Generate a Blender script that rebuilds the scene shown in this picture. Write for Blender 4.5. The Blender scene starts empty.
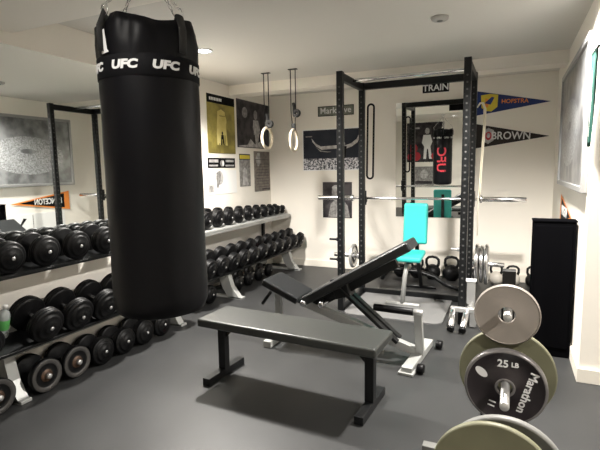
import bpy, bmesh, math, random
from mathutils import Matrix, Vector, noise
random.seed(7)
SC = bpy.context.scene
COL = SC.collection
PI = math.pi

# ------------------------------------------------------------------ camera
FPX, YAW, PITCH, ROLL, CH = 460.03, .4314, .1214, -.0171, 1.4061
cd = bpy.data.cameras.new('camera'); cam = bpy.data.objects.new('camera', cd); COL.objects.link(cam)
F = Vector((-math.sin(YAW)*math.cos(PITCH), math.cos(YAW)*math.cos(PITCH), -math.sin(PITCH)))
R0 = Vector((math.cos(YAW), math.sin(YAW), 0)); U0 = R0.cross(F)
Rv = R0*math.cos(ROLL) + U0*math.sin(ROLL); Uv = -R0*math.sin(ROLL) + U0*math.cos(ROLL)
m = Matrix((Rv, Uv, -F)).transposed().to_4x4(); m.translation = (0, 0, CH)
cam.matrix_world = m
cd.sensor_width = 36; cd.lens = 36*FPX/600; cd.clip_start = .05
SC.camera = cam

# ------------------------------------------------------------------ world, exposure
w = bpy.data.worlds.new('world'); SC.world = w; w.use_nodes = True
w.node_tree.nodes['Background'].inputs[0].default_value = (.9, .9, 1, 1)
w.node_tree.nodes['Background'].inputs[1].default_value = .1
SC.view_settings.view_transform = 'Standard'; SC.view_settings.look = 'None'
SC.view_settings.gamma = 1; SC.view_settings.use_curve_mapping = False
SC.view_settings.exposure = 0.86
SC.cycles.max_bounces = 8; SC.cycles.diffuse_bounces = 5; SC.cycles.glossy_bounces = 5
SC.cycles.sample_clamp_indirect = 4

# recessed ceiling lights: (x, y, z, watts)
LIGHTS = [(-2.50, 3.47, 2.45, 66), (.10, 3.22, 2.45, 66), (-1.25, .75, 2.30, 5), (1.5, 1.3, 2.30, 24)]

# ------------------------------------------------------------------ materials
def mat(name, col, rough=.5, metal=0., bump=None, var=None, spec=.5, emit=None, coat=0):
    m = bpy.data.materials.new(name); m.use_nodes = True
    nt = m.node_tree; b = nt.nodes['Principled BSDF']
    b.inputs['Base Color'].default_value = (*col, 1); b.inputs['Roughness'].default_value = rough
    b.inputs['Metallic'].default_value = metal; b.inputs['Specular IOR Level'].default_value = spec
    if coat: b.inputs['Coat Weight'].default_value = coat
    if emit:
        b.inputs['Emission Color'].default_value = (*col, 1); b.inputs['Emission Strength'].default_value = emit
    tc = nt.nodes.new('ShaderNodeTexCoord')
    if var:   # (scale, second colour, contrast)
        n = nt.nodes.new('ShaderNodeTexNoise'); n.inputs['Scale'].default_value = var[0]; n.inputs['Detail'].default_value = 4
        r = nt.nodes.new('ShaderNodeValToRGB'); c = var[2] if len(var) > 2 else .2
        r.color_ramp.elements[0].position = .5-c; r.color_ramp.elements[1].position = .5+c
        r.color_ramp.elements[0].color = (*col, 1); r.color_ramp.elements[1].color = (*var[1], 1)
        nt.links.new(tc.outputs['Object'], n.inputs['Vector']); nt.links.new(n.outputs['Fac'], r.inputs['Fac'])
        nt.links.new(r.outputs['Color'], b.inputs['Base Color'])
    if bump:  # (scale, strength)
        n = nt.nodes.new('ShaderNodeTexNoise'); n.inputs['Scale'].default_value = bump[0]; n.inputs['Detail'].default_value = 5
        bp = nt.nodes.new('ShaderNodeBump'); bp.inputs['Strength'].default_value = bump[1]; bp.inputs['Distance'].default_value = .01
        nt.links.new(tc.outputs['Object'], n.inputs['Vector']); nt.links.new(n.outputs['Fac'], bp.inputs['Height'])
        nt.links.new(bp.outputs['Normal'], b.inputs['Normal'])
    return m
M = dict(
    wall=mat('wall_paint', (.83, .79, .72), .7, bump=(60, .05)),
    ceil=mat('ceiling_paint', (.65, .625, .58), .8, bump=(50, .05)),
    trim=mat('trim_paint', (.80, .76, .68), .45),
    floor=mat('rubber_floor', (.017, .0175, .018), .45, bump=(220, .12), var=(3, (.029, .0295, .030), .3), spec=.4),
    mat=mat('grey_mat', (.13, .13, .13), .5, bump=(150, .1)),
    mirror=mat('mirror_silver', (.90, .92, .90), .012, 1.),
    vinyl=mat('black_vinyl', (.0035, .0035, .0045), .45, bump=(14, .12), spec=.12),
    pad=mat('pad_vinyl', (.010, .011, .012), .36, bump=(90, .12), spec=.45),
    padolive=mat('flat_pad_vinyl', (.024, .026, .024), .38, bump=(120, .1)),
    rubber=mat('black_rubber', (.003, .003, .0034), .42, bump=(70, .12), spec=.18),
    blackmetal=mat('black_powdercoat', (.0045, .005, .0055), .36, spec=.3),
    hole=mat('hole_rim', (.07, .07, .07), .5, .3),
    chrome=mat('chrome', (.80, .80, .81), .2, 1.),
    steel=mat('dull_steel', (.60, .60, .59), .38, .8, var=(9, (.50, .50, .50))),
    silver=mat('silver_paint', (.34, .345, .335), .42, .3),
    rust=mat('worn_bronze', (.11, .06, .035), .5, .5, var=(25, (.05, .03, .02))),
    ring=mat('worn_grey_iron', (.065, .062, .06), .5, .3, var=(20, (.04, .037, .034))),
    tan=mat('taupe_plate_paint', (.25, .22, .195), .5, var=(6, (.22, .195, .17))),
    olive=mat('olive_plate_paint', (.165, .162, .10), .5, var=(7, (.135, .132, .082))),
    greyp=mat('grey_plate_paint', (.17, .17, .16), .5),
    blackp=mat('black_cast_iron', (.012, .008, .010), .38, bump=(60, .1)),
    greyrim=mat('grey_plate_rim', (.19, .18, .18), .3, .5),
    teal=mat('teal_vinyl', (.03, .42, .385), .45),
    white=mat('white_print', (.80, .80, .79), .6),
    offwhite=mat('white_ink', (.62, .62, .62), .6),
    black=mat('black_print', (.003, .003, .004), .7, spec=.12),
    shelf=mat('tan_shelf_paint', (.42, .38, .31), .5),
    wood=mat('pale_ring_wood', (.68, .60, .48), .4, var=(30, (.58, .50, .38))),
    cream=mat('cream_latex', (.85, .79, .64), .5),
    strap=mat('black_webbing', (.015, .015, .015), .8),
    gold=mat('gold_print', (.36, .30, .07), .6, var=(7, (.20, .165, .04), .12)),
    goldl=mat('pale_gold_print', (.72, .62, .25), .6, var=(9, (.55, .45, .12))),
    photo=mat('dark_photo_print', (.022, .020, .022), .5, var=(8, (.065, .058, .062), .1), spec=.2),
    photom=mat('mid_grey_print', (.16, .155, .15), .5, var=(25, (.30, .29, .28), .1)),
    photol=mat('pale_grey_print', (.50, .49, .48), .5, var=(20, (.30, .29, .29), .1)),
    crowd=mat('crowd_print', (.04, .045, .06), .5, var=(42, (.60, .60, .64), .05)),
    navyp=mat('navy_photo_print', (.008, .011, .022), .5, var=(7, (.018, .022, .035), .2), spec=.2),
    brownp=mat('brown_grey_print', (.22, .19, .165), .5, var=(22, (.12, .105, .095), .12)),
    yellow=mat('yellow_print', (.62, .50, .04), .6),
    navy=mat('navy_felt', (.012, .030, .14), .85),
    felt=mat('dark_brown_felt', (.018, .013, .012), .85),
    orange=mat('orange_print', (.75, .24, .04), .7),
    red=mat('red_print', (.42, .015, .03), .55),
    stadium=mat('stadium_print', (.10, .102, .106), .30, var=(6, (.24, .245, .25), .12), coat=.4),
    seats=mat('stadium_seats_print', (.12, .123, .127), .3, var=(60, (.46, .47, .48), .2), coat=.4),
    frame=mat('silver_frame', (.30, .30, .30), .35, .3),
    green=mat('green_cloth', (.010, .070, .050), .85, bump=(20, .3)),
    sign=mat('sign_green_grey', (.13, .14, .11), .5),
    box=mat('black_box_paint', (.0025, .0025, .003), .9, spec=.0),
    bottle=mat('clear_plastic', (.80, .86, .86), .15),
    label=mat('green_label', (.10, .38, .10), .5),
    lamp=mat('lamp_glow', (1, .96, .90), .5, emit=14),
    plastic=mat('detector_plastic', (.36, .35, .33), .5),
    paleiron=mat('pale_enamel', (.52, .49, .44), .5),
)
M['bottle'].node_tree.nodes['Principled BSDF'].inputs['Transmission Weight'].default_value = .6

# ------------------------------------------------------------------ mesh helpers
def B(): return bmesh.new()
def box(bm, c, s, rot=None, mi=0, bev=0.):
    T = Matrix.Translation(c) @ (rot if rot else Matrix()) @ Matrix.Diagonal((*s, 1))
    r = bmesh.ops.create_cube(bm, size=1, matrix=T)
    vs = set(r['verts']); fs = [f for f in bm.faces if f.verts[0] in vs]
    for f in fs: f.material_index = mi
    if bev:
        es = list({e for f in fs for e in f.edges})
        o = bmesh.ops.bevel(bm, geom=es, offset=bev, segments=3, affect='EDGES', profile=.5)
        for f in o['faces']: f.material_index = mi
def frame_to(p0, p1):
    d = Vector(p1)-Vector(p0); q = d.to_track_quat('Z', 'Y')
    return Matrix.Translation(p0) @ q.to_matrix().to_4x4(), d.length
def lathe(bm, prof, T=None, seg=28, mi=0, mis=None, closed=False):
    T = T or Matrix()
    rings = []
    for r, z in prof:
        rings.append([bm.verts.new(T @ Vector((r*math.cos(2*PI*k/seg), r*math.sin(2*PI*k/seg), z))) for k in range(seg)] if r > 1e-6
                     else [bm.verts.new(T @ Vector((0, 0, z)))])
    prs = list(zip(rings, rings[1:])) + ([(rings[-1], rings[0])] if closed else [])
    for i, (a, b) in enumerate(prs):
        k_ = mis[i] if mis else mi
        for k in range(seg):
            k2 = (k+1) % seg
            if len(a) == 1 and len(b) == 1: continue
            vs = [a[0], b[k2], b[k]] if len(a) == 1 else ([a[k], a[k2], b[0]] if len(b) == 1 else [a[k], a[k2], b[k2], b[k]])
            try: f = bm.faces.new(vs); f.material_index = k_; f.smooth = True
            except ValueError: pass
def cyl(bm, p0, p1, r, r2=None, seg=20, mi=0, bev=0.):
    T, L = frame_to(p0, p1); r2 = r if r2 is None else r2
    b = bev or min(r, r2)*.12
    lathe(bm, [(0, 0), (r-b, 0), (r, b), (r2, L-b), (r2-b, L), (0, L)], T, seg, mi)
def beam(bm, p0, p1, w, h, up=(0, 0, 1), mi=0, bev=.004):
    p0, p1 = Vector(p0), Vector(p1); d = p1-p0; z = d.normalized()
    x = Vector(up).cross(z)
    if x.length < 1e-4: x = Vector((1, 0, 0))
    x.normalize(); y = z.cross(x)
    rot = Matrix((x, y, z)).transposed().to_4x4()
    box(bm, (p0+p1)/2, (w, h, d.length), rot, mi, bev)
def tube(bm, pts, r, seg=10, mi=0, closed=False, flat=1.):
    pts = [Vector(p) for p in pts]; n = len(pts); rings = []
    up = Vector((0, 0, 1)); pu = None
    for i, p in enumerate(pts):
        a = pts[(i-1) % n] if (closed or i > 0) else p
        b = pts[(i+1) % n] if (closed or i < n-1) else p
        t = (b-a).normalized()
        if pu is None:
            pu = up.cross(t)
            if pu.length < .1: pu = Vector((1, 0, 0)).cross(t)
        pu = (pu - t*pu.dot(t)).normalized(); pv = t.cross(pu)
        rr = r[i] if isinstance(r, (list, tuple)) else r
        rings.append([bm.verts.new(p + pu*rr*math.cos(2*PI*k/seg) + pv*rr*flat*math.sin(2*PI*k/seg)) for k in range(seg)])
    for i in range(n if closed else n-1):
        a, b = rings[i], rings[(i+1) % n]
        for k in range(seg):
            f = bm.faces.new([a[k], a[(k+1) % seg], b[(k+1) % seg], b[k]]); f.material_index = mi; f.smooth = True
    if not closed:
        for rg in (rings[0][::-1], rings[-1]):
            f = bm.faces.new(rg); f.material_index = mi
def obj(name, bm, mats, parent=None, fix=True):
    if fix: bmesh.ops.recalc_face_normals(bm, faces=bm.faces)
    me = bpy.data.meshes.new(name); bm.to_mesh(me); bm.free()
    if not isinstance(mats, (list, tuple)): mats = [mats]
    for k in mats: me.materials.append(M[k])
    o = bpy.data.objects.new(name, me); COL.objects.link(o)
    if parent: o.parent = parent
    return o
def tag(o, label=None, cat=None, group=None, kind=None):
    if label: o['label'] = label
    if cat: o['category'] = cat
    if group: o['group'] = group
    if kind: o['kind'] = kind
    return o
def thing(name, label, cat, loc=(0, 0, 0), rz=0, group=None):
    o = bpy.data.objects.new(name, None); COL.objects.link(o); o.empty_display_size = .1
    o.location = loc; o.rotation_euler = (0, 0, rz)
    return tag(o, label, cat, group)
def structure(name, bm, m): return tag(obj(name, bm, m), kind='structure')
def dup(root, loc, rot=None, label=None, group=None, scale=None):
    r = root.copy(); COL.objects.link(r); r.location = loc
    if rot is not None: r.rotation_euler = rot
    if scale is not None: r.scale = scale
    if label: r['label'] = label
    if group: r['group'] = group
    for ch in list(root.children):
        c = ch.copy(); COL.objects.link(c); c.parent = r
        for g in list(ch.children):
            d = g.copy(); COL.objects.link(d); d.parent = c
    return r
def text_into(bm, s, T, size, mi=0, extr=.0008, align='CENTER', warp=None, shear=0, bold=0., sx=1.):
    cu = bpy.data.curves.new('t', 'FONT'); cu.body = s; cu.size = size; cu.extrude = extr
    cu.align_x = align; cu.align_y = 'CENTER'; cu.shear = shear; cu.offset = bold; cu.resolution_u = 3
    o = bpy.data.objects.new('t', cu); COL.objects.link(o)
    dg = bpy.context.evaluated_depsgraph_get(); dg.update()
    me = bpy.data.meshes.new_from_object(o.evaluated_get(dg))
    b2 = bmesh.new(); b2.from_mesh(me)
    if warp: bmesh.ops.subdivide_edges(b2, edges=[e for e in b2.edges if e.calc_length() > size*.3], cuts=2)
    for v in b2.verts:
        v.co.x *= sx
        v.co = warp(v.co) if warp else T @ v.co
    for f in b2.faces: f.material_index = mi
    b2.to_mesh(me); b2.free(); bm.from_mesh(me)
    bpy.data.objects.remove(o); bpy.data.curves.remove(cu); bpy.data.meshes.remove(me)

# ------------------------------------------------------------------ room shell
XL, XM, XR, YW, YN, ZC, YB, XE = -3.25, -2.94, .44, 6.05, 3.34, 2.45, -.45, 2.6
YJ = 3.42
def wallbox(name, x0, x1, y0, y1, z0, z1, m='wall'):
    b = B(); box(b, ((x0+x1)/2, (y0+y1)/2, (z0+z1)/2), (x1-x0, y1-y0, z1-z0)); return structure(name, b, m)
wallbox('floor', -3.75, XE+.2, YB-.2, YW+.2, -.1, 0, 'floor')
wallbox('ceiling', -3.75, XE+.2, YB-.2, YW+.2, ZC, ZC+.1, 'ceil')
wallbox('wall_left', -3.66, XM, YB, YJ, 0, ZC)
wallbox('wall_left_far', -3.66, XL, YJ, YW, 0, ZC)
wallbox('wall_back', -3.66, XR+.2, YW, YW+.15, 0, ZC)
wallbox('wall_right', XR, XR+.15, YN+.15, YW, 0, ZC)
wallbox('wall_right_return', XR, XE, YN, YN+.15, 0, ZC)
wallbox('wall_right_near', XE, XE+.15, YB, YN+.15, 0, ZC)
wallbox('wall_rear', -3.66, XE+.15, YB-.15, YB, 0, ZC)
wallbox('trim_1', XL, XR, 5.0, 5.24, 2.335, ZC)          # dropped ceiling beam before the back wall
wallbox('trim_2', XM, XE, YB, 2.03, 2.30, ZC, 'wall')            # lowered ceiling over the camera
def baseb(name, x0, x1, y0, y1):
    b = B(); box(b, ((x0+x1)/2, (y0+y1)/2, .048), (x1-x0, y1-y0, .096), bev=.004); structure(name, b, 'trim')
baseb('baseboard_back', XL, XR, YW-.014, YW)
baseb('baseboard_left', XL, XL+.014, YJ, YW-.014)
baseb('baseboard_right', XR-.014, XR, YN, YW-.014)
baseb('baseboard_right_return', XR-.014, XE, YN-.016, YN)

# ------------------------------------------------------------------ ceiling fixtures
for i, (x, y, z, wt) in enumerate(LIGHTS):
    lab = ['glowing round recessed ceiling light over the dumbbell racks', 'round recessed ceiling light above the weight plate tree',
           'round recessed ceiling light over the punching bag side', 'round recessed ceiling light behind the camera on the right'][i]
    t = thing('recessed_light', lab, 'ceiling light', (x, y, z), 0)
    b = B(); lathe(b, [(.062, 0), (.080, 0), (.082, -.004), (.080, -.008), (.064, -.006), (.062, 0)], seg=32); obj('trim_ring', b, 'white', t)
    b = B(); lathe(b, [(0, -.003), (.045, -.003), (.063, -.001)], seg=32); obj('lens', b, 'lamp', t)
    ld = bpy.data.lights.new('lamp', 'SPOT'); ld.energy = wt*7; ld.color = (1, .955, .89)
    ld.spot_size = math.radians(150); ld.spot_blend = .65; ld.shadow_soft_size = .06
    lo = bpy.data.objects.new('bulb', ld); COL.objects.link(lo); lo.parent = t; lo.location = (0, 0, -.02)
t = thing('smoke_detector', 'small round grey detector on the bare ceiling', 'smoke detector', (-.50, 3.5, ZC), 0)
b = B(); lathe(b, [(0, 0), (.06, 0), (.058, -.018), (.045, -.026), (0, -.026)], seg=28); obj('housing', b, 'plastic', t)
b = B(); lathe(b, [(0, -.026), (.02, -.026), (.018, -.031), (0, -.031)], seg=20); obj('sensor_cap', b, 'greyp', t)

# ------------------------------------------------------------------ mirrors
b = B(); box(b, (XM+.003, (YB+YJ)/2+.28, 1.54), (.006, YJ-YB-.62, 1.36)); 
tag(obj('wall_mirror', b, 'mirror'), 'large frameless wall mirror behind the near dumbbell rack', 'mirror')
b = B(); T = Matrix.Rotation(.024, 4, 'X')
box(b, (-.915, YW-.024, 1.49), (.93, .006, 1.46), T)
tag(obj('wall_mirror', b, 'mirror'), 'tall upright mirror on the back wall behind the power rack', 'mirror')

# ------------------------------------------------------------------ prints on walls
class Print:
    """a flat sheet on a wall: u to the right as seen, v up; artwork as thin coloured shapes on it"""
    def __init__(s, name, label, cat, org, side, w, h, base, thick=.003, group=None):
        z = Vector((0, 0, 1))
        u = {'back': Vector((1, 0, 0)), 'left': Vector((0, 1, 0)), 'right': Vector((0, -1, 0)), 'rear': Vector((-1, 0, 0))}[side]
        n = u.cross(z)
        s.T = Matrix((u, z, n)).transposed().to_4x4(); s.T.translation = org
        s.b = B(); s.m = [base]; s.name = name; s.w = w; s.h = h; s.th = thick; s.k = 0; s.lab = (label, cat, group); s.kids = []
        if base: box(s.b, s.T @ Vector((w/2, h/2, thick/2+.0005)), (1, 1, 1), s.T.to_3x3().to_4x4() @ Matrix.Diagonal((w, h, thick, 1)))
    def mi(s, m):
        if m not in s.m: s.m.append(m)
        return s.m.index(m)
    def poly(s, pts, m):
        s.k += 1; d = s.th+.0010+.0006*s.k
        f = s.b.faces.new([s.b.verts.new(s.T @ Vector((x, y, d))) for x, y in pts]); f.material_index = s.mi(m)
    def rect(s, x0, y0, x1, y1, m): s.poly([(x0, y0), (x1, y0), (x1, y1), (x0, y1)], m)
    def ell(s, x, y, rx, ry, m, n=24, rot=0):
        c, q = math.cos(rot), math.sin(rot)
        s.poly([(x+rx*math.cos(2*PI*k/n)*c-ry*math.sin(2*PI*k/n)*q, y+rx*math.cos(2*PI*k/n)*q+ry*math.sin(2*PI*k/n)*c) for k in range(n)], m)
    def text(s, st, x, y, size, m, rot=0, **kw):
        s.k += 1
        text_into(s.b, st, s.T @ Matrix.Translation((x, y, s.th+.0010+.0006*s.k)) @ Matrix.Rotation(rot, 4, 'Z'), size, s.mi(m), **kw)
    def done(s):
        return tag(obj(s.name, s.b, s.m, fix=False), *s.lab)

# back wall
p = Print('street_sign', 'small grey green sign lettered above the outstretched arms poster', 'sign', (-2.48, YW, 2.12), 'back', .52, .135, 'black', .006)
p.rect(.01, .01, .51, .125, 'sign'); p.text('Mark Ave', .26, .07, .115, 'offwhite', bold=.001); p.done()
p = Print('poster', 'wide navy photo poster of outstretched arms over a crowd', 'poster', (-2.72, YW, 1.375), 'back', .89, .575, 'white')
p.rect(.012, .012, .878, .563, 'navyp'); p.rect(.012, .012, .878, .17, 'crowd')
top = [(.14, .45), (.20, .38), (.28, .335), (.38, .34), (.50, .345), (.62, .335), (.72, .365), (.80, .42), (.84, .50)]
p.poly([(x, y) for x, y in top] + [(x+.012, y-.045) for x, y in top[::-1]], 'photol')
p.poly([(.20, .33), (.28, .28), (.38, .265), (.44, .26), (.38, .252), (.27, .266)], 'photom')
p.ell(.60, .36, .035, .045, 'photol'); p.poly([(.55, .33), (.66, .33), (.64, .17), (.57, .17)], 'black'); p.rect(.05, .47, .15, .485, 'photom'); p.done()
p = Print('poster', 'small dark portrait poster low on the back wall behind the rack', 'poster', (-2.42, YW, .715), 'back', .43, .50, 'photo')
p.ell(.22, .36, .085, .10, 'photom'); p.poly([(.08, .01), (.12, .20), (.20, .27), (.30, .26), (.37, .17), (.40, .01)], 'photom')
p.poly([(.20, .01), (.21, .18), (.26, .18), (.28, .01)], 'photol'); p.ell(.21, .42, .07, .04, 'photol'); p.done()
def pennant(label, y0, ly, h, base, word, emb, side='back', org=None, col='offwhite', L=.80, mirrored=False):
    p = Print('felt_pennant', label, 'pennant', org, side, L, h, None)
    n = 16; top = []; bot = []
    for k in range(n+1):
        t = k/n; hw = h/2*(1-t)+.001; yc = h/2 + ly*t
        top.append((t*L, yc+hw)); bot.append((t*L, yc-hw))
    p.th = .0
    b = p.b
    va = [b.verts.new(p.T @ Vector((x, y, .0065+.003*math.sin(i*1.1)))) for i, (x, y) in enumerate(top)]
    vb = [b.verts.new(p.T @ Vector((x, y, .0065+.003*math.sin(i*1.1)))) for i, (x, y) in enumerate(bot)]
    va2 = [b.verts.new(v.co - p.T.to_3x3() @ Vector((0, 0, .003))) for v in va]
    vb2 = [b.verts.new(v.co - p.T.to_3x3() @ Vector((0, 0, .003))) for v in vb]
    mi = p.mi(base); p.m = [base] if p.m[0] is None else p.m; mi = 0
    for i in range(n):
        for q in ((vb[i], vb[i+1], va[i+1], va[i]), (va2[i], va2[i+1], vb2[i+1], vb2[i]), (va[i], va[i+1], va2[i+1], va2[i]), (vb2[i], vb2[i+1], vb[i+1], vb[i])):
            b.faces.new(q)
    b.faces.new((va[0], va2[0], vb2[0], vb[0]))
    p.th = .0095
    emb(p)
    return p
def emb_h(p):
    p.poly([(.07, .09), (.12, .05), (.18, .04), (.245, .09), (.25, .23), (.16, .245), (.06, .235)], 'yellow')
    p.poly([(.11, .10), (.14, .09), (.15, .15), (.19, .16), (.185, .22), (.15, .18), (.11, .20)], 'orange')
    p.poly([(.10, .14), (.17, .12), (.21, .20), (.18, .21)], 'navy')
def emb_b(p):
    p.poly([(.10, .08), (.155, .05), (.215, .09), (.215, .21), (.155, .24), (.10, .21)], 'photol'); p.ell(.157, .145, .035, .05, 'red'); p.ell(.157, .15, .02, .03, 'photol')
p = pennant('navy felt pennant with gold crest, upper of the two on back wall', 0, -.03, .29, 'navy', '', emb_h, org=(-.43, YW, 2.005))
p.text('HOFSTRA', .43, .142, .066, 'orange', bold=.001, rot=-.035); p.done()
p = pennant('dark brown felt pennant lettered BROWN, lower of the two on back wall', 0, -.03, .295, 'felt', '', emb_b, org=(-.43, YW, 1.615))
p.text('BROWN', .40, .135, .125, 'offwhite', bold=.002, rot=-.035, sx=.9); p.done()

# left wall
p = Print('poster', 'gold toned poster with black title strip on the left wall', 'poster', (XL, 4.52, 1.61), 'left', .59, .69, 'gold')
p.rect(0, .59, .59, .69, 'black'); [p.rect(.05+k*.032, .62, .075+k*.032, .655, 'white') for k in range(8)]
p.poly([(.16, .10), (.20, .50), (.28, .53), (.36, .50), (.40, .10)], 'goldl'); p.ell(.29, .40, .10, .08, 'goldl'); p.rect(.24, .445, .36, .455, 'gold')
p.ell(.29, .245, .016, .02, 'black'); p.poly([(.265, .225), (.315, .225), (.33, .10), (.305, .10), (.29, .16), (.275, .10), (.25, .10)], 'black')
for k in range(9): p.rect(.03+k*.06, .01, .05+k*.06, .12+.05*(k % 3), 'gold')
p.done()
p = Print('poster', 'dark poster of a standing boxer high on the left wall', 'poster', (XL, 5.16, 1.70), 'left', .86, .62, 'photo')
p.ell(.20, .46, .07, .07, 'photom'); p.ell(.48, .45, .05, .065, 'photom'); p.poly([(.42, .38), (.55, .38), (.60, .26), (.57, .20), (.53, .05), (.47, .05), (.45, .18), (.40, .28)], 'photol')
p.poly([(.43, .28), (.58, .28), (.59, .20), (.42, .18)], 'photol'); p.poly([(.02, .02), (.25, .04), (.33, .12), (.45, .05), (.60, .10), (.84, .03), (.84, .01), (.02, .01)], 'photol'); p.done()
p = Print('poster', 'narrow black banner poster with white lettering on left wall', 'poster', (XL, 4.50, 1.435), 'left', .585, .12, 'black')
p.rect(.025, .065, .215, .10, 'photol'); p.rect(.37, .07, .55, .098, 'photol'); p.rect(.02, .018, .20, .038, 'photol'); p.rect(.36, .018, .56, .038, 'photol')
p.ell(.29, .055, .045, .04, 'photom'); p.ell(.31, .055, .02, .035, 'white'); p.done()
p = Print('poster', 'white poster with a shaded grey head on left wall', 'poster', (XL, 4.46, 1.115), 'left', .65, .29, 'white')
p.ell(.27, .20, .075, .085, 'photol'); p.poly([(.20, .26), (.28, .285), (.30, .25), (.27, .14), (.22, .06), (.20, .10)], 'photom'); p.rect(.03, .03, .14, .12, 'photol'); p.ell(.085, .08, .03, .03, 'photom'); p.done()
p = Print('poster', 'narrow grey poster with a yellow top band on left wall', 'poster', (XL, 5.19, 1.185), 'left', .275, .43, 'photom')
p.rect(0, .355, .275, .43, 'photo'); p.rect(.01, .365, .265, .415, 'yellow'); p.poly([(.06, .02), (.09, .18), (.17, .18), (.22, .02)], 'photol'); p.ell(.13, .20, .045, .05, 'photol'); p.done()
p = Print('poster', 'brownish grey poster full of fine lines nearest the corner', 'poster', (XL, 5.57, 1.10), 'left', .45, .56, 'brownp')
p.poly([(.04, .46), (.10, .54), (.16, .54), (.18, .40), (.10, .34)], 'photol'); p.rect(.03, .44, .43, .448, 'photo')
for k in range(9): p.rect(.05, .06+k*.04, .41, .066+k*.04, 'photo')
p.rect(.20, .02, .43, .04, 'photo'); p.done()

# right wall: framed stadium picture
t = thing('framed_picture', 'long silver framed photograph of a stadium on the right wall', 'picture', (XR, 5.15, 1.22), 0)
b = B(); FL, FH = 1.72, 1.0
def rpt(u, v, d): return Vector((-d, -u, v))
box(b, (-.012, -FL/2, FH/2), (.022, FL-.04, FH-.04)); 
obj('backing', b, 'stadium', t)
b = B()
box(b, (-.02, -FL/2, .02), (.036, FL, .04), bev=.004); box(b, (-.02, -FL/2, FH-.02), (.036, FL, .04), bev=.004)
box(b, (-.02, -.02, FH/2), (.036, .04, FH-.07), bev=.004); box(b, (-.02, -FL+.02, FH/2), (.036, .04, FH-.07), bev=.004)
obj('frame', b, 'frame', t)
b = B(); pr = Matrix(((0, 0, -1, 0), (-1, 0, 0, 0), (0, 1, 0, 0), (0, 0, 0, 1)))
def e2(b, u, v, ru, rv, d, mi, n=36):
    f = b.faces.new([b.verts.new((-d, -(u+ru*math.cos(2*PI*k/n)), v+rv*math.sin(2*PI*k/n))) for k in range(n)]); f.material_index = mi
e2(b, .72, .44, .56, .27, .0245, 0); e2(b, .72, .50, .12, .035, .0252, 1)
obj('stadium_bowl', b, ['seats', 'stadium'], t)
# orange and black pennant under it
p = Print('felt_pennant', 'black felt pennant edged in orange below the framed stadium picture', 'pennant', (XR, 5.05, .84), 'right', .001, .001, None)
p.m = ['orange']; p.th = .004
L = .95
p.rect(0, 0, .001, .001, 'orange')
p.poly([(0, 0), (L, .14), (0, .29)], 'orange'); p.poly([(.09, .035), (L-.12, .142), (.09, .255)], 'black')
p.text('PRINCETON', .36, .145, .12, 'white', bold=.003, sx=.68); p.ell(.055, .135, .04, .05, 'orange'); p.done()

p = Print('poster', 'white sheet with a black chevron mark below the orange edged pennant', 'poster', (XR, 4.95, .56), 'right', .95, .27, 'white')
p.poly([(.62, .20), (.67, .21), (.74, .10), (.81, .21), (.86, .20), (.75, .05)], 'black'); p.rect(.02, .02, .93, .03, 'photol'); p.rect(.52, .02, .53, .25, 'photom'); p.done()

# green banner hung at the wall corner
b = B(); n = 14; mrows = 18; g = []
for j in range(mrows+1):
    v = j/mrows; z = 2.06 - v*.55; wd = .15*(1-.72*v); row = []
    for i in range(n+1):
        s_ = i/n; fold = .012*math.sin(s_*16+v*2)*(1-.3*v)
        row.append(b.verts.new((.418 - fold + .05*(v-.5)*0, 3.33 - s_*wd - .005, z)))
    g.append(row)
for j in range(mrows):
    for i in range(n):
        f = b.faces.new((g[j][i], g[j][i+1], g[j+1][i+1], g[j+1][i])); f.smooth = True
        f.material_index = 1 if (5 <= i <= 6 and 2 < j < 16) else (2 if (i >= 8 and i <= 10 and 3 < j < 9) else 0)
bmesh.ops.solidify(b, geom=b.faces[:], thickness=.004)
bo = tag(obj('banner', b, ['green', 'offwhite', 'black']), 'dark green cloth banner hanging at the right wall corner', 'banner')
b = B(); cyl(b, (.42, 3.335, 2.065), (.42, 3.15, 2.065), .008); obj('hanging_rod', b, 'blackmetal', bo)
# poster on the wall behind the camera (seen in the back mirror)
p = Print('poster', 'black poster of a white figure between red gloves, seen in back mirror', 'poster', (-1.62, YB, 1.22), 'rear', .95, 1.02, 'photo')
p.ell(.42, .80, .06, .08, 'photol'); p.poly([(.34, .70), (.52, .70), (.56, .50), (.50, .40), (.52, .08), (.45, .08), (.43, .34), (.40, .34), (.37, .08), (.30, .08), (.34, .40), (.29, .52)], 'white')
for x, y, r in ((.78, .36, .11), (.70, .15, .11), (.86, .14, .08), (.14, .34, .10), (.10, .12, .09), (.24, .15, .08)): p.ell(x, y, r, r*1.1, 'red')
p.rect(.62, .86, .88, .90, 'photol'); p.done()
p = Print('poster', 'grey photo poster under the red glove poster on rear wall', 'poster', (-1.85, YB, .60), 'rear', .55, .50, 'photom')
p.ell(.27, .30, .10, .12, 'photol'); p.rect(.05, .04, .5, .12, 'photo'); p.done()

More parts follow.
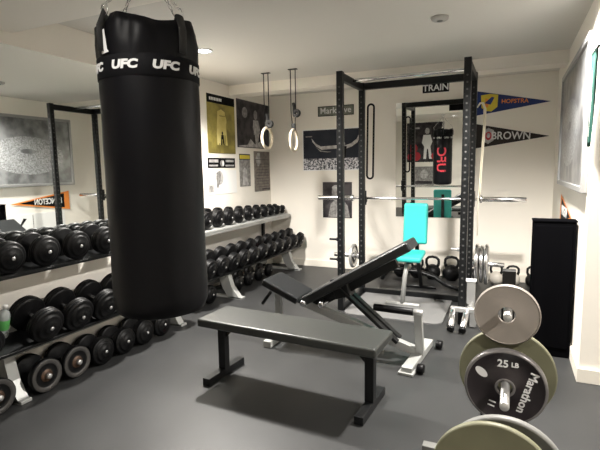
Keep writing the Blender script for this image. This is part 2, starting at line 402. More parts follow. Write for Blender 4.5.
# ------------------------------------------------------------------ power rack
XA, XB, YF, YR, ZT = -1.505, -.367, 4.23, 4.93, 2.31
rk = thing('power_rack', 'tall black power rack with drilled uprights before the back wall', 'power rack', ((XA+XB)/2, (YF+YR)/2, 0))
ox, oy = (XA+XB)/2, (YF+YR)/2
def L(x, y, z): return (x-ox, y-oy, z)
for x in (XA, XB):
    for y, h in ((YF, ZT), (YR, ZT)):
        b = B(); box(b, L(x, y, h/2), (.06, .06, h), bev=.004)
        for k in range(34):
            z = .25+k*.058
            if z > h-.1: break
            for sy in (-1, 1):
                T = Matrix.Translation(L(x, y+sy*.0305, z)) @ Matrix.Rotation(PI/2, 4, 'X')
                bmesh.ops.create_circle(b, cap_ends=True, segments=10, radius=.009, matrix=T)
            T = Matrix.Translation(L(x+(.0305 if x == XA else -.0305), y, z)) @ Matrix.Rotation(PI/2, 4, 'Y')
            bmesh.ops.create_circle(b, cap_ends=True, segments=10, radius=.009, matrix=T)
        for f in b.faces:
            if len(f.verts) == 10: f.material_index = 1
        obj('upright', b, ['blackmetal', 'hole'], rk, fix=False)
for x in (XA, XB):
    b = B(); beam(b, L(x, YF+.03, 2.265), L(x, YR-.03, 2.265), .05, .07); obj('side_beam', b, 'blackmetal', rk)
    b = B(); beam(b, L(x, YF+.03, .035), L(x, YR-.03, .035), .05, .06); obj('base_beam', b, 'blackmetal', rk)
b = B(); beam(b, L(XA+.03, YR, 2.272), L(XB-.03, YR, 2.272), .05, .07); obj('rear_crossbeam', b, 'blackmetal', rk)
b = B(); beam(b, L(XA+.03, YR, .035), L(XB-.03, YR, .035), .05, .06); obj('rear_crossbeam', b, 'blackmetal', rk)
b = B(); cyl(b, L(XA+.025, YF+.32, 2.275), L(XB-.025, YF+.32, 2.275), .017); obj('pull_up_bar', b, 'chrome', rk)
for x in (XA, XB):
    s = 1 if x == XB else -1
    for z in (.42,):
        b = B(); cyl(b, L(x+s*.03, YR, z), L(x+s*.33, YR, z), .0235); cyl(b, L(x+s*.03, YR, z), L(x+s*.045, YR, z), .04); obj('plate_peg', b, 'chrome', rk)
for z in (.71, .51):
    b = B(); cyl(b, L(XA-.03, YF, z), L(XA-.12, YF, z), .011); cyl(b, L(XA-.025, YF, z), L(XA-.045, YF, z), .02); obj('band_peg', b, 'blackmetal', rk)
b = B(); cyl(b, L(XB-.03, YF, .675), L(XB-.10, YF, .675), .011); cyl(b, L(XB-.025, YF, .675), L(XB-.05, YF, .675), .02); obj('band_peg', b, 'steel', rk)
for x in (XA, XB):
    b = B(); box(b, L(x, YR+.045, 1.073), (.07, .03, .16), bev=.004); box(b, L(x, YR+.085, 1.028), (.05, .07, .02), bev=.003); box(b, L(x, YR+.118, 1.053), (.05, .012, .06), bev=.003); obj('bar_hook', b, 'blackmetal', rk)
b = B(); box(b, L(-.73, YR-.01, 2.195), (.26, .006, .09), bev=.002)
text_into(b, 'TRAIN', Matrix.Translation(L(-.73, YR-.0145, 2.195)) @ Matrix.Rotation(PI/2, 4, 'X'), .088, 1, bold=.0015)
obj('name_plate', b, ['black', 'offwhite'], rk)

YBAR = YR+.085
t = thing('barbell', 'long chrome barbell resting across the back of power rack', 'barbell', (-.96, YBAR, 1.068))
b = B(); cyl(b, (-.68, 0, 0), (.68, 0, 0), .014); obj('shaft', b, 'chrome', t)
for s in (-1, 1):
    b = B(); cyl(b, (s*.68, 0, 0), (s*1.10, 0, 0), .025, seg=24); cyl(b, (s*.67, 0, 0), (s*.695, 0, 0), .037); obj('sleeve', b, 'chrome', t)

def plate(name, label, r, th, mats, loc, rot, group=None, rim=.02, hub=.045, hole=.027, lip=.006, dish=True, cat='weight plate'):
    """disc with its axis on local Z, resting on a peg"""
    h = th/2; d = h*.55 if dish else h-.001
    prof = [(hole, h), (hub, h), (hub+.006, d), (r-rim-.006, d), (r-rim, h), (r-lip, h), (r, h-lip), (r, -h+lip), (r-lip, -h), (r-rim, -h), (r-rim-.006, -d), (hub+.006, -d), (hub, -h), (hole, -h)]
    mis = [0]*len(prof); mis[4] = mis[5] = mis[6] = mis[7] = mis[8] = 1; mis[0] = 1
    b = B(); lathe(b, prof, None, 56, 0, mis, closed=True)
    o = obj(name, b, mats, None); o.location = loc; o.rotation_euler = rot
    return tag(o, label, cat, group)
for f in []: pass
for k, (x, r, mt) in enumerate([(XB+.075, .205, 'greyrim'), (XB+.12, .19, 'steel'), (XB+.165, .205, 'steel')]):
    plate('weight_plate', ['chrome rimmed plate on the rack peg, closest to the right upright', 'middle weight plate of the three on the right rack peg', 'outermost weight plate on the right rack peg'][k],
          r, .032, [mt, 'chrome'], (x, YR, .42-.0032), (0, PI/2, 0), hole=.027)
plate('weight_plate', 'small chrome weight plate on the left peg of power rack', .135, .03, ['chrome', 'steel'], (XA-.10, YR, .42-.0032), (0, PI/2, 0))
# bands
pts = []
def loop(xc, y, z0, z1, wd, r, n=12):
    o = []
    for k in range(n+1): a = PI*k/n; o.append((xc+wd*math.cos(a), y, z1+wd*math.sin(a)))
    for k in range(n+1): a = PI+PI*k/n; o.append((xc+wd*math.cos(a), y, z0+wd*math.sin(a)))
    return o
b = B(); tube(b, [(x+.015*math.sin(z*3), y, z) for x, y, z in loop(-1.43, 5.02, 1.32, 2.06, .035, 0)], .007, closed=True, flat=1.6)
tag(obj('resistance_band', b, 'rubber'), 'thin dark resistance band looped on the left rear upright', 'resistance band')
b = B(); pts = [(-.335, 4.975, 1.98), (-.31, 4.98, 2.02), (-.285, 4.985, 2.02), (-.262, 4.985, 1.96), (-.262, 4.99, 1.8), (-.275, 4.99, 1.5), (-.285, 4.985, 1.2), (-.29, 4.975, 1.09)]
tube(b, pts, [.020, .026, .030, .030, .028, .024, .020, .015], flat=.35)
tube(b, [(x-.012, y-.008, z) for x, y, z in pts[3:]] + [(-.30, 4.972, .70)], .009, flat=.5)
tag(obj('resistance_band', b, 'cream'), 'pale cream resistance band hanging beside the right rear upright', 'resistance band')
# dip handles leaning at the right front upright
t = thing('handle_attachment', 'pair of chrome handles with black ends at the right upright foot', 'rack attachment', (XB, YF-.03, 0))
b = B(); box(b, (.075, .02, .30), (.07, .05, .20), bev=.006); beam(b, (.075, .02, .22), (.06, .0, .10), .07, .03); obj('bracket', b, 'steel', t)
b = B(); box(b, (.075, .02, .408), (.085, .06, .018), bev=.003); obj('top_pad', b, 'white', t)
for x0, x1 in ((-.065, -.06), (.05, .035)):
    b = B(); cyl(b, (x0, -.045, .155), (x1, -.24, .045), .026); c = obj('handle', b, 'chrome', t)
    b = B(); cyl(b, (x1, -.238, .046), (x1-.003, -.265, .032), .030); obj('end_cap', b, 'rubber', c)
b = B(); beam(b, (-.085, -.048, .155), (.11, -.048, .155), .045, .04); box(b, (.10, -.02, .09), (.05, .09, .16), bev=.005); obj('cross_plate', b, 'steel', t)

# ------------------------------------------------------------------ teal utility bench
t = thing('utility_bench', 'small upright bench with teal seat and backrest inside rack area', 'bench', (-.915, 5.12, -.0), 0)
b = B(); box(b, (-.01, -.42, .50), (.27, .33, .055), Matrix.Rotation(.10, 4, 'X'), bev=.022); obj('seat', b, 'teal', t)
b = B(); box(b, (-.01, -.13, .80), (.255, .06, .44), Matrix.Rotation(-.10, 4, 'X'), bev=.026); obj('backrest', b, 'teal', t)
b = B(); tube(b, [(-.02, -.46, .465), (-.04, -.52, .30), (-.055, -.55, .03)], .022, flat=1.3); obj('front_leg', b, 'silver', t)
b = B(); beam(b, (0, -.50, .455), (0, -.05, .44), .045, .045); beam(b, (0, -.08, .46), (0, -.085, .95), .04, .03); obj('spine', b, 'blackmetal', t)
b = B(); beam(b, (0, -.06, .44), (0, .22, .03), .04, .04); obj('rear_leg', b, 'blackmetal', t)
for y, x0 in ((-.555, -.055), (.22, 0)):
    b = B(); cyl(b, (x0-.17, y, .022), (x0+.17, y, .022), .02); obj('foot_bar', b, 'silver' if y < 0 else 'blackmetal', t)

# ------------------------------------------------------------------ floor mat and curved bar
b = B(); w_, d_, rr = .93, 1.06, .09
pts = []
for cx, cy, a0 in ((w_/2-rr, d_/2-rr, 0), (-w_/2+rr, d_/2-rr, 90), (-w_/2+rr, -d_/2+rr, 180), (w_/2-rr, -d_/2+rr, 270)):
    for k in range(7): a = math.radians(a0+k*15); pts.append((cx+rr*math.cos(a), cy+rr*math.sin(a)))
f = b.faces.new([b.verts.new((x, y, 0)) for x, y in pts]); e = bmesh.ops.extrude_face_region(b, geom=[f])
for v in e['geom']:
    if isinstance(v, bmesh.types.BMVert): v.co.z += .012
o = obj('floor_mat', b, 'mat'); o.location = (-.99, 4.63, 0.0005); tag(o, 'grey rounded corner floor mat lying inside the power rack', 'floor mat')
b = B(); tube(b, [(-1.40, 5.52, .16), (-1.2, 5.50, .17), (-.95, 5.46, .165), (-.78, 5.42, .13), (-.64, 5.36, .06), (-.50, 5.34, .028)], .026)
tube(b, [(-1.40, 5.52, .16), (-1.42, 5.50, .028)], .024)
tag(obj('curved_bar', b, 'blackmetal'), 'black curved padded bar on the floor behind the teal bench', 'bar')

# ------------------------------------------------------------------ kettlebells along the back wall
def kettlebell():
    t = thing('kettlebell', '', 'kettlebell', (0, 0, 0), 0)
    b = B(); prof = [(0, 0)] + [(.095*math.sin(a), .095-.095*math.cos(a)*.98) for a in [math.radians(d) for d in range(32, 181, 12)]]
    prof = [(0, .012), (.05, .012)] + prof[1:] + [(0, .19)]
    lathe(b, prof, None, 28)
    body = obj('body', b, 'rubber', t)
    b = B(); pts = [(-.052, 0, .150), (-.072, 0, .20), (-.070, 0, .245), (-.045, 0, .270), (0, 0, .278), (.045, 0, .270), (.070, 0, .245), (.072, 0, .20), (.052, 0, .150)]
    tube(b, pts, [.019, .016, .0155, .0155, .0165, .0155, .0155, .016, .019], 12); obj('handle', b, 'blackmetal', t)
    return t
kb = kettlebell()
KX = [(-.87, 1.06, 'black kettlebell just right of the teal bench by back wall', 0), (-.64, 1.1, 'large black kettlebell between teal bench and right rack upright', 0),
      (-1.06, .95, 'black kettlebell half hidden behind the teal bench seat', 0), (-1.27, .95, 'black kettlebell behind the raised head of the incline bench', 0),
      (-1.50, .9, 'leftmost black kettlebell along the back wall', 0), (-.40, .95, 'black kettlebell on the floor behind the right rack upright', 0),
      (-.13, .86, 'kettlebell with pale body just right of the rack plates', 1), (.05, .86, 'kettlebell with pale body and black arched handle by back wall', 1),
      (.265, .88, 'rightmost black kettlebell half behind the tall black box', 0)]
for i, (x, s, lab, pale) in enumerate(KX):
    o = kb if i == 0 else dup(kb, (0, 0, 0))
    o.location = (x, 5.86, -.012*s+.0005); o.scale = (s, s, s); o.rotation_euler = (0, 0, random.uniform(-.15, .15)); o['label'] = lab; o['group'] = 'kettlebells along the back wall'
    if pale:
        c = [q for q in o.children if q.name.startswith('body')][0]; c.data = c.data.copy(); c.data.materials[0] = M['paleiron']

# ------------------------------------------------------------------ tall black box at the right
t = thing('tall_box', 'tall narrow matt black box standing against the right wall', 'box', (.29, 3.79, 0))
b = B(); box(b, (0, 0, .50), (.275, .14, 1.0), bev=.006); obj('body', b, 'box', t)
b = B(); box(b, (0, -.073, .52), (.235, .006, .90), bev=.002); obj('front_panel', b, 'box', t)
b = B(); box(b, (0, 0, 1.004), (.285, .15, .012), bev=.003); obj('lid', b, 'box', t)

# ------------------------------------------------------------------ gymnastic rings
for i, (x, y, zt, zr, rz, lab, zb) in enumerate([(-2.48, 4.56, ZC, 1.75, 1.55, 'left wooden gymnastic ring hanging on black straps', 1.88), (-2.135, 4.52, ZC, 1.71, 1.67, 'right wooden gymnastic ring hanging on black straps', 1.97)]):
    t = thing('gymnastic_ring', lab, 'gymnastic ring', (x, y, zr), 0, 'pair of gymnastic rings')
    b = B(); R_ = .112
    tube(b, [(R_*math.cos(a)*math.cos(rz), R_*math.cos(a)*math.sin(rz), R_*math.sin(a)) for a in [2*PI*k/28 for k in range(28)]], .0155, 10, closed=True); obj('ring', b, 'wood', t)
    for s in (-1, 1):
        b = B(); dx = .028*s
        tube(b, [(dx, 0, zt-zr), (dx, 0, zb-zr+.05), (dx*.4, 0, R_+.005)], .011, 8, flat=.25); obj('strap', b, 'strap', t)
    b = B(); box(b, (0, 0, R_+.03), (.045, .02, .07), bev=.005); obj('buckle', b, 'blackmetal', t)
    b = B(); T = Matrix.Translation((.045, -.02, zb-zr+.02)) @ Matrix.Rotation(PI/2, 4, 'X') 
    lathe(b, [(.012, .02), (.038, .02), (.044, .012), (.044, -.012), (.038, -.02), (.012, -.02)], T, 24, closed=True)
    tube(b, [(0, 0, zb-zr+.13), (.012, -.005, zb-zr+.09), (.01, -.01, zb-zr+.05), (.03, -.01, zb-zr+.04)], .016, 8); obj('strap_roll', b, 'strap', t)
    b = B(); box(b, (0, 0, zt-zr-.004), (.10, .04, .008), bev=.002); obj('ceiling_bracket', b, 'blackmetal', t)

# ------------------------------------------------------------------ punching bag
BX, BY, BR, Z0, Z1 = -1.388, 1.543, .199, .797, 1.985
bag = thing('punching_bag', 'large black hanging punching bag with white lettered band', 'punching bag', (BX, BY, 0))
b = B(); prof = [(0, Z0), (BR*.75, Z0+.002), (BR*.93, Z0+.015), (BR*.99, Z0+.05), (BR, Z0+.12), (BR*1.0, 1.3), (BR*1.0, 1.70), (BR*1.0, 1.765), (BR*1.0, 1.83), (BR*1.02, 1.87), (BR*1.03, 1.91), (BR*1.0, 1.95), (BR*.97, Z1), (BR*.94, Z1), (BR*.93, Z1-.06), (0, Z1-.07)]
full = []
for (r0, z0), (r1, z1) in zip(prof, prof[1:]):
    n = max(1, int(abs(z1-z0)/.03))
    for k in range(n): full.append((r0+(r1-r0)*k/n, z0+(z1-z0)*k/n))
full.append(prof[-1]); lathe(b, full, None, 72)
for v in b.verts:
    r = math.hypot(v.co.x, v.co.y)
    if r < .05: continue
    a = math.atan2(v.co.y, v.co.x); t_ = max(0, (v.co.z-1.80)/.18)
    d = noise.noise(Vector((math.cos(a)*3, math.sin(a)*3, v.co.z*6)))*(.003+.016*min(t_, 1)) + noise.noise(Vector((math.cos(a)*9, math.sin(a)*9, v.co.z*16)))*.009*min(t_, 1)
    k = (r+d)/r; v.co.x *= k; v.co.y *= k
    if v.co.z > 1.95: v.co.z += .012*math.sin(a*4+1)
obj('body', b, 'vinyl', bag)
acam = math.atan2(-BY, -BX)   # direction from bag to camera
def warp(ang, zc, rad, up=False):
    def fn(c):
        x, y = (c.x, c.y) if not up else (-c.y, c.x)
        a = ang + x/rad; rr_ = rad + c.z
        return Vector((rr_*math.cos(a), rr_*math.sin(a), zc + y))
    return fn
b = B(); lathe(b, [(BR*1.004, 1.765), (BR*1.018, 1.768), (BR*1.018, 1.846), (BR*1.004, 1.849)], None, 72); band = obj('band', b, 'black', bag)
for k in range(8):
    a = acam + math.radians(17.5 - 0 + k*45); b = B()
    text_into(b, 'UFC', None, .043, 0, .001, warp=warp(a, 1.807, BR*1.022), shear=.15, bold=.0022, sx=1.3)
    obj('lettering', b, 'offwhite', band, fix=False)
b = B()
text_into(b, 'UFC', None, .27, 0, .001, warp=warp(PI/2+.05, 1.34, BR*1.006, True), bold=.004, sx=1.05)
obj('large_lettering', b, 'red', bag, fix=False)
b = B(); ang0 = acam-math.radians(50)
pts = [(-.012, .05), (.010, .055), (.016, .01), (.020, -.02), (.028, -.03), (-.012, -.035), (-.016, 0)]
f = b.faces.new([b.verts.new(warp(ang0, 1.885, BR*1.06)(Vector((x, y, 0)))) for x, y in pts]); obj('logo_patch', b, 'offwhite', bag)
for k in range(4):
    a = acam + math.radians(-52+90*k); ca, sa = math.cos(a), math.sin(a)
    b = B(); tube(b, [(ca*BR*1.05, sa*BR*1.05, 1.86), (ca*BR*1.06, sa*BR*1.06, 1.95), (ca*BR*.99, sa*BR*.99, 2.0), (ca*BR*.90, sa*BR*.90, 1.96)], .022, 10, flat=.35); st = obj('strap', b, 'strap', bag)
    b = B(); tube(b, [(ca*(BR*.97)+.022*math.cos(q)*-sa, sa*(BR*.97)+.022*math.cos(q)*ca, 2.015+.022*math.sin(q)) for q in [2*PI*i/14 for i in range(14)]], .0035, 8, closed=True); obj('d_ring', b, 'chrome', st)
    b = B(); p0 = Vector((ca*BR*.97, sa*BR*.97, 2.03)); p1 = Vector((ca*.02, sa*.02, 2.235)); nl = 9
    q = (p1-p0).to_track_quat('Z', 'Y').to_matrix()
    for i in range(nl):
        c = p0.lerp(p1, (i+.5)/nl); hl = (p1-p0).length/nl*.68
        T = q @ Matrix.Rotation(PI/2*(i % 2), 3, 'Z')
        tube(b, [c + T @ Vector((.007*math.cos(s), 0, hl*math.sin(s))) for s in [2*PI*j/12 for j in range(12)]], .0022, 6, closed=True)
    obj('chain', b, 'chrome', bag)
b = B(); tube(b, [(.022*math.cos(q), 0, 2.25+.022*math.sin(q)) for q in [2*PI*i/14 for i in range(14)]], .004, 8, closed=True); box(b, (0, 0, 2.294), (.09, .09, .010), bev=.002); cyl(b, (0, 0, 2.27), (0, 0, 2.29), .012); obj('ceiling_hook', b, 'steel', bag)

# ------------------------------------------------------------------ flat bench
t = thing('flat_bench', 'long low flat bench with dark pad in the foreground', 'bench', (-1.238, 2.515, 0), math.radians(-3.2))
b = B(); box(b, (0, 0, .408), (1.23, .335, .055), bev=.014); obj('seat_pad', b, 'padolive', t)
b = B(); beam(b, (-.56, 0, .365), (.56, 0, .365), .05, .04); obj('frame_rail', b, 'blackmetal', t)
for x in (-.53, .53):
    b = B(); beam(b, (x, 0, .345), (x, 0, .045), .055, .055, up=(0, 1, 0))
    s = 1 if x < 0 else -1
    v = [b.verts.new((x+s*.027, y, z)) for y in (-.003, .003) for z in (.345, .27)] + [b.verts.new((x+s*.10, y, .345)) for y in (-.003, .003)]
    b.faces.new((v[0], v[1], v[4])); b.faces.new((v[2], v[5], v[3])); b.faces.new((v[0], v[4], v[5], v[2])); b.faces.new((v[1], v[3], v[5], v[4])); b.faces.new((v[0], v[2], v[3], v[1]))
    obj('leg', b, 'blackmetal', t)
    b = B(); beam(b, (x, -.20, .0255), (x, .20, .0255), .055, .05); fo = obj('foot', b, 'blackmetal', t)

# ------------------------------------------------------------------ incline bench
t = thing('incline_bench', 'silver framed adjustable bench with raised black back pad', 'adjustable bench', (0, 0, 0))
yb = 3.29
sa, ang = math.radians(22.9), math.atan2(.515, .87)
cs = Vector((-1.625, yb, .474)) - Vector((math.sin(sa), 0, math.cos(sa)))*.029
b = B(); box(b, cs, (.33, .31, .058), Matrix.Rotation(sa, 4, 'Y'), bev=.014); obj('seat_pad', b, 'pad', t)
cb = Vector((-1.05, yb, .654)) - Vector((-math.sin(ang), 0, math.cos(ang)))*.035
b = B(); box(b, cb, (.94, .29, .07), Matrix.Rotation(-ang, 4, 'Y'), bev=.016); obj('back_pad', b, 'pad', t)
def on(s, d=0): # along the back pad underside
    return (cb.x+s*math.cos(ang)+d*math.sin(ang), yb, cb.z+s*math.sin(ang)-d*math.cos(ang))
b = B(); beam(b, on(-.46, .06), on(.30, .06), .09, .045, up=(0, 1, 0)); obj('back_rail', b, 'blackmetal', t)
b = B(); beam(b, (-1.76, yb, .445), (-1.50, yb, .345), .05, .045); obj('seat_rail', b, 'blackmetal', t)
b = B(); beam(b, (-1.50, yb, .345), (-.56, yb, .055), .06, .06); obj('spine', b, 'silver', t)
b = B(); beam(b, (-1.72, yb, .05), (-1.72, yb, .41), .05, .05, up=(0, 1, 0)); obj('front_post', b, 'silver', t)
b = B(); beam(b, (-1.72, yb-.22, .028), (-1.72, yb+.22, .028), .07, .05); obj('front_foot', b, 'silver', t)
for s in (-1, 1):
    b = B(); beam(b, (-1.17, yb+s*.045, .50), (-.72, yb+s*.045, .13), .025, .055, up=(0, 1, 0)); obj('support_strut', b, 'blackmetal', t)
b = B(); box(b, (-1.16, yb, .50), (.13, .13, .16), Matrix.Rotation(-.3, 4, 'Y'), bev=.01); obj('pivot_block', b, 'blackmetal', t)
b = B(); beam(b, (-.605, 3.0, .03), (-.555, 3.60, .03), .075, .05); beam(b, (-.61, 2.985, .012), (-.60, 3.08, .012), .105, .02); obj('rear_foot', b, 'silver', t)
for (x, y) in ((-.545, 3.07), (-.49, 3.56)):
    b = B(); cyl(b, (x, y, .034), (x+.045, y-.004, .034), .033, seg=24); obj('wheel', b, 'rubber', t)
b = B(); beam(b, (-.565, yb, .05), (-.565, yb-.11, .40), .055, .055, up=(1, 0, 0)); obj('rear_post', b, 'silver', t)
b = B(); cyl(b, (-.88, yb-.12, .40), (-.595, yb-.12, .395), .026); obj('foam_roller', b, 'rubber', t)
b = B(); cyl(b, (-.60, yb-.12, .395), (-.53, yb-.12, .395), .02); obj('roller_axle', b, 'steel', t)
b = B(); cyl(b, (-1.71, yb-.15, .44), (-1.79, yb-.15, .335), .013); obj('adjustment_handle', b, 'rubber', t)
for x, z in ((-1.43, .375), (-1.28, .385)):
    b = B(); cyl(b, (x, yb-.05, z), (x, yb-.17, z), .022); obj('adjustment_knob', b, 'chrome', t)

# ------------------------------------------------------------------ dumbbells
def dumbbell(style=0):
    """axis on local X, centre at the origin, head radius 1 unit = .11 m"""
    t = thing('dumbbell', '', 'dumbbell', (0, 0, 0))
    R_ = .11
    b = B(); lathe(b, [(0, -.075), (.014, -.075), (.0175, -.03), (.018, 0), (.0175, .03), (.014, .075), (0, .075)], Matrix.Rotation(PI/2, 4, 'Y'), 16); obj('grip', b, 'chrome', t)
    for s in (-1, 1):
        T = Matrix.Rotation(s*PI/2, 4, 'Y')
        b = B()
        if style == 0:
            prof = [(0, .056), (.045, .056), (.050, .060), (.098, .060), (R_, .068), (R_, .080), (.104, .083), (R_, .086), (R_, .100), (.104, .103), (.1085, .106), (.106, .121), (.094, .126), (.080, .126), (.078, .138), (.068, .143), (.044, .143), (.040, .150), (.022, .152), (0, .152)]
            mis = [0]*19
            lathe(b, prof, T, 30, 0, mis); h = obj('head', b, ['rubber'], t)
            b = B(); lathe(b, [(0, .152), (.013, .152), (.012, .157), (.006, .159), (0, .159)], T, 14); obj('end_bolt', b, 'steel', h)
        else:
            prof = [(0, .068), (.045, .068), (.05, .072), (.1, .072), (R_, .08), (R_, .118), (.104, .124), (.080, .126), (.076, .12), (.040, .118), (.036, .126), (0, .126)]
            mis = [0, 0, 0, 0, 0, 0, 1, 1, 0, 2, 2]
            lathe(b, prof, T, 32, 0, mis); h = obj('head', b, ['rubber', 'ring', 'rust'], t)
            b = B(); lathe(b, [(0, .126), (.018, .126), (.018, .150), (.012, .158), (0, .158)], T, 14); obj('end_bolt', b, 'steel', h)
    return t
dA, dB = dumbbell(0), dumbbell(1)
used = [False, False]
ORD = ['first', 'second', 'third', 'fourth', 'fifth', 'sixth', 'seventh', 'eighth', 'ninth', 'tenth', 'eleventh', 'twelfth', 'thirteenth', 'fourteenth', 'fifteenth', 'sixteenth', 'seventeenth', 'eighteenth', 'nineteenth', 'twentieth']
def place(style, x, y, z, s, tilt, label, group, sx=None, rz=0):
    src = dA if style == 0 else dB
    o = src if not used[style] else dup(src, (0, 0, 0)); used[style] = True
    o.location = (x, y, z); o.rotation_euler = (0, tilt, rz); o.scale = (sx or s, s, s); o['label'] = label; o['group'] = group

# ------------------------------------------------------------------ dumbbell racks
TL, TU = math.radians(18), math.radians(7)
def rack(label, y0, y1, legs, up, lowx, lowz, upx, upz, upd, back, dx=0.):
    """two shelves; back = plane of the wall behind"""
    t = thing('dumbbell_rack', label, 'dumbbell rack', (0, (y0+y1)/2, 0))
    Ln = y1-y0; ld = .24 if back < -3 else .20
    b = B()   # lower tray (tilted to the front)
    Tm = Matrix.Rotation(TL, 4, 'Y')
    k = ld/2-.005
    box(b, (lowx, 0, lowz), (ld, Ln, .012), Tm, bev=.003); box(b, (lowx+k*math.cos(TL)-.008, 0, lowz-k*math.sin(TL)-.008), (.010, Ln, .022), Tm, bev=.003)
    obj('lower_shelf', b, 'blackmetal', t)
    b = B(); Tm = Matrix.Rotation(TU, 4, 'Y')
    box(b, (upx, 0, upz), (upd, Ln, .012), Tm, bev=.003); lh = .045 if back < -3 else .02; box(b, (upx+upd/2-.008, 0, upz-upd/2*math.tan(TU)-lh/2), (.016, Ln, lh), Tm, bev=.003)
    obj('upper_shelf', b, up, t)
    q = 1. if back < -3 else .74
    for y in legs:
        yl = y-(y0+y1)/2
        b = B()   # swept silver leg plate
        pr = [(-2.99, lowz+.01), (-2.86, lowz-.04), (-2.84, .25), (-2.80, .13), (-2.72, .03), (-2.68, .0), (-2.84, .0), (-2.91, .10), (-2.96, .22)]
        pr = [(-2.68+(x+2.68)*q+dx, z) for x, z in pr]
        va = [b.verts.new((x, yl-.035, z)) for x, z in pr]; vb = [b.verts.new((x, yl+.035, z)) for x, z in pr]
        b.faces.new(va); b.faces.new(vb[::-1])
        for i in range(len(pr)): b.faces.new((va[i], vb[i], vb[(i+1) % len(pr)], va[(i+1) % len(pr)]))
        obj('leg', b, 'silver', t)
        b = B(); fx0, fx1 = back+.02, -2.67+dx; box(b, ((fx0+fx1)/2, yl, .012), (fx1-fx0, .07, .022), bev=.004); obj('foot', b, 'silver', t)
        ux = back+.035
        b = B(); beam(b, (ux, yl, .02), (ux, yl, upz-.01), .04, .04, up=(0, 1, 0)); beam(b, (ux, yl, lowz+.0), (lowx, yl, lowz-.035), .045, .03); obj('upright', b, 'blackmetal', t)
    b = B(); bz = .10 if back < -3 else .275; beam(b, (back+.06, legs[0]-(y0+y1)/2, bz), (back+.06, legs[1]-(y0+y1)/2, bz), .05, .06); obj('brace', b, 'silver', t)
    return t
NLX, NLZ, FLX, FLZ = -2.765, .372, -2.86, .335
NUX, NUZ, FUX, FUZ = -2.80, .815, -3.07, .775
rack('two tier dumbbell rack near the camera with a water bottle', 1.30, 3.40, (1.73, 3.24), 'blackmetal', NLX, NLZ, NUX, NUZ, .20, XM)
rack('two tier dumbbell rack farther along, ending near the back corner', 3.56, 6.0, (4.20, 5.72), 'silver', FLX, FLZ, FUX, FUZ, .31, XL, .04)
def on_low(i, near, y, s, lab, sx):
    x, z = (NLX, NLZ) if near else (FLX, FLZ)
    c = Vector((x, y, z)) + (.11*s+.0078)*Vector((math.sin(TL), 0, math.cos(TL)))
    place(0, c.x, c.y, c.z, s, TL, lab, 'dumbbells on the lower shelves', sx=sx)
near_y = [1.875+.234*k for k in range(7)]
far_y = [3.74+k*.217 for k in range(11)]
for i, y in enumerate(near_y+far_y):
    s = 1.03 if i < 7 else .975 - .006*(i-7)
    on_low(i, i < 7, y, s, 'black rubber dumbbell on the lower shelf, %s from the water bottle' % ORD[i], 1.0 if i < 7 else 1.0)
on_low(0, True, 1.49, 1.03, 'black rubber dumbbell on the lower shelf, camera side of the water bottle', 1.0)
ys = [1.49+.238*k for k in range(8)] + [3.62, 3.83] + [4.05, 4.27, 4.49, 4.72, 4.95, 5.17, 5.38, 5.57, 5.75, 5.91]
for i, y in enumerate(ys):
    s = .90 if i < 8 else (.88 if i < 12 else .88-.042*(i-11))
    x, z = (NUX, NUZ) if i < 8 else (FUX, FUZ)
    c = Vector((x, y, z)) + (.11*s+.0078)*Vector((math.sin(TU), 0, math.cos(TU)))
    place(0, c.x, c.y, c.z, s, TU, 'black rubber dumbbell on the upper shelf, %s from the camera end' % ORD[i], 'dumbbells on the upper shelves', sx=.80 if i < 8 else .88-.03*max(0, i-12))
for i, y in enumerate([1.34, 1.57, 1.885, 2.115, 2.34, 2.555, 2.765, 2.975]):
    st = 1 if i < 4 else 0; s = 1.0 if i < 4 else .92
    place(st, -2.785, y, .11*s+.0005, s, 0, ('worn dumbbell with grey ring on the floor under rack, %s from the camera end' if i < 4 else 'black dumbbell on the floor under the near rack, %s from the camera end') % ORD[i], 'dumbbells on the floor under the racks', sx=.86)
for i, y in enumerate([3.66, 3.92, 4.48, 4.74, 5.0, 5.26]):
    s = (.95, .9, .85, .8, .8, .75)[i]
    place(0, -2.96, y, .11*s+.0005, s, 0, 'black dumbbell on the floor under the farther rack, %s from its near end' % ORD[i], 'dumbbells on the floor under the racks')
# water bottle
t = thing('water_bottle', 'clear plastic water bottle with green label on the lower shelf', 'bottle', (-2.84, 1.72, .4045)); t.rotation_euler = (0, TL, 0)
b = B(); lathe(b, [(0, 0), (.030, .0), (.033, .006), (.033, .09), (.031, .10), (.033, .11), (.033, .15), (.026, .175), (.013, .19), (.012, .205), (0, .205)], None, 24); obj('body', b, 'bottle', t)
b = B(); lathe(b, [(.0336, .06), (.0342, .062), (.0342, .125), (.0336, .127)], None, 24); obj('label', b, 'label', t)
b = B(); lathe(b, [(0, .222), (.014, .222), (.015, .218), (.015, .20), (.013, .20)], None, 20); obj('cap', b, 'white', t)

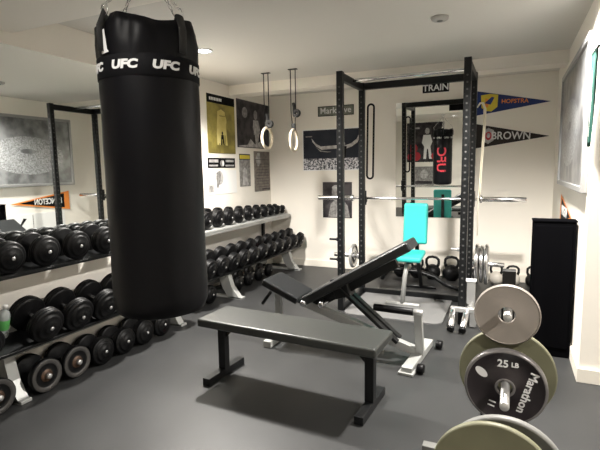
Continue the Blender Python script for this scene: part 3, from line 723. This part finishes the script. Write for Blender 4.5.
# ------------------------------------------------------------------ plate tree
TX, TY = .005, 2.42
t = thing('plate_tree', 'weight plate tree standing in the right foreground', 'plate rack', (TX, TY, 0))
b = B(); beam(b, (0, 0, .05), (0, 0, .90), .06, .06, up=(0, 1, 0)); obj('post', b, 'blackmetal', t)
b = B(); beam(b, (-.36, -.24, .028), (.06, -.24, .028), .05, .045); obj('foot', b, 'greyp', t)
b = B(); beam(b, (-.12, .24, .028), (.12, .24, .028), .05, .045); obj('foot', b, 'blackmetal', t)
b = B(); beam(b, (0, -.24, .030), (0, .24, .030), .05, .045); obj('base_beam', b, 'blackmetal', t)
PZ = [.748, .453]
for z, ln in zip(PZ, (.29, .52)):
    b = B(); cyl(b, (0, -.03, z), (0, -ln, z), .0185); obj('peg', b, 'steel', t)
RX = (PI/2, 0, 0)
plate('weight_plate', 'smooth taupe weight plate topmost on the plate tree', .140, .026, ['tan', 'tan'], (TX-.004, 2.24, PZ[0]-.0185), RX, rim=.004, hub=.038, hole=.037, dish=False)
plate('weight_plate', 'large olive weight plate behind the black lettered one', .210, .030, ['olive', 'olive'], (TX+.004, 2.27, PZ[1]-.0115), RX, rim=.006, hub=.04, hole=.030, dish=False)
pb = plate('weight_plate', 'black cast iron weight plate with white lettering on tree', .169, .040, ['blackp', 'greyrim'], (TX, 2.12, PZ[1]-.0115), RX, rim=.012, hub=.042, hole=.030)
def tp(x, y, rot): return Matrix.Translation((x, y, .0122)) @ Matrix.Rotation(rot, 4, 'Z')
for st, x, y, rot, sz in (('Marathon', .088, -.012, -106, .050), ('25', -.012, .105, 0, .046), ('LB', .036, .105, 0, .028), ('11', -.05, -.085, 75, .04)):
    b = B(); text_into(b, st, tp(x, y, math.radians(rot)), sz, 0, bold=.001, shear=.2 if x > .09 else 0); obj('lettering', b, 'offwhite', pb, fix=False)
b = B(); q = math.radians(-40)
b.faces.new([b.verts.new((-.098+.030*math.cos(a)*math.cos(q)-.017*math.sin(a)*math.sin(q), .055+.030*math.cos(a)*math.sin(q)+.017*math.sin(a)*math.cos(q), .0122)) for a in [2*PI*k/20 for k in range(20)]])
obj('oval_mark', b, 'offwhite', pb, fix=False)
plate('weight_plate', 'olive weight plate standing on the floor, nearest to the camera', .224, .030, ['olive', 'olive'], (-.028, 1.765, .2245), (PI/2-.02, 0, 0), rim=.006, hub=.04, hole=.027, dish=False)
plate('weight_plate', 'grey weight plate standing behind the nearest olive plate', .224, .034, ['greyp', 'greyp'], (.012, 1.83, .2245), (PI/2-.02, 0, 0), rim=.012)
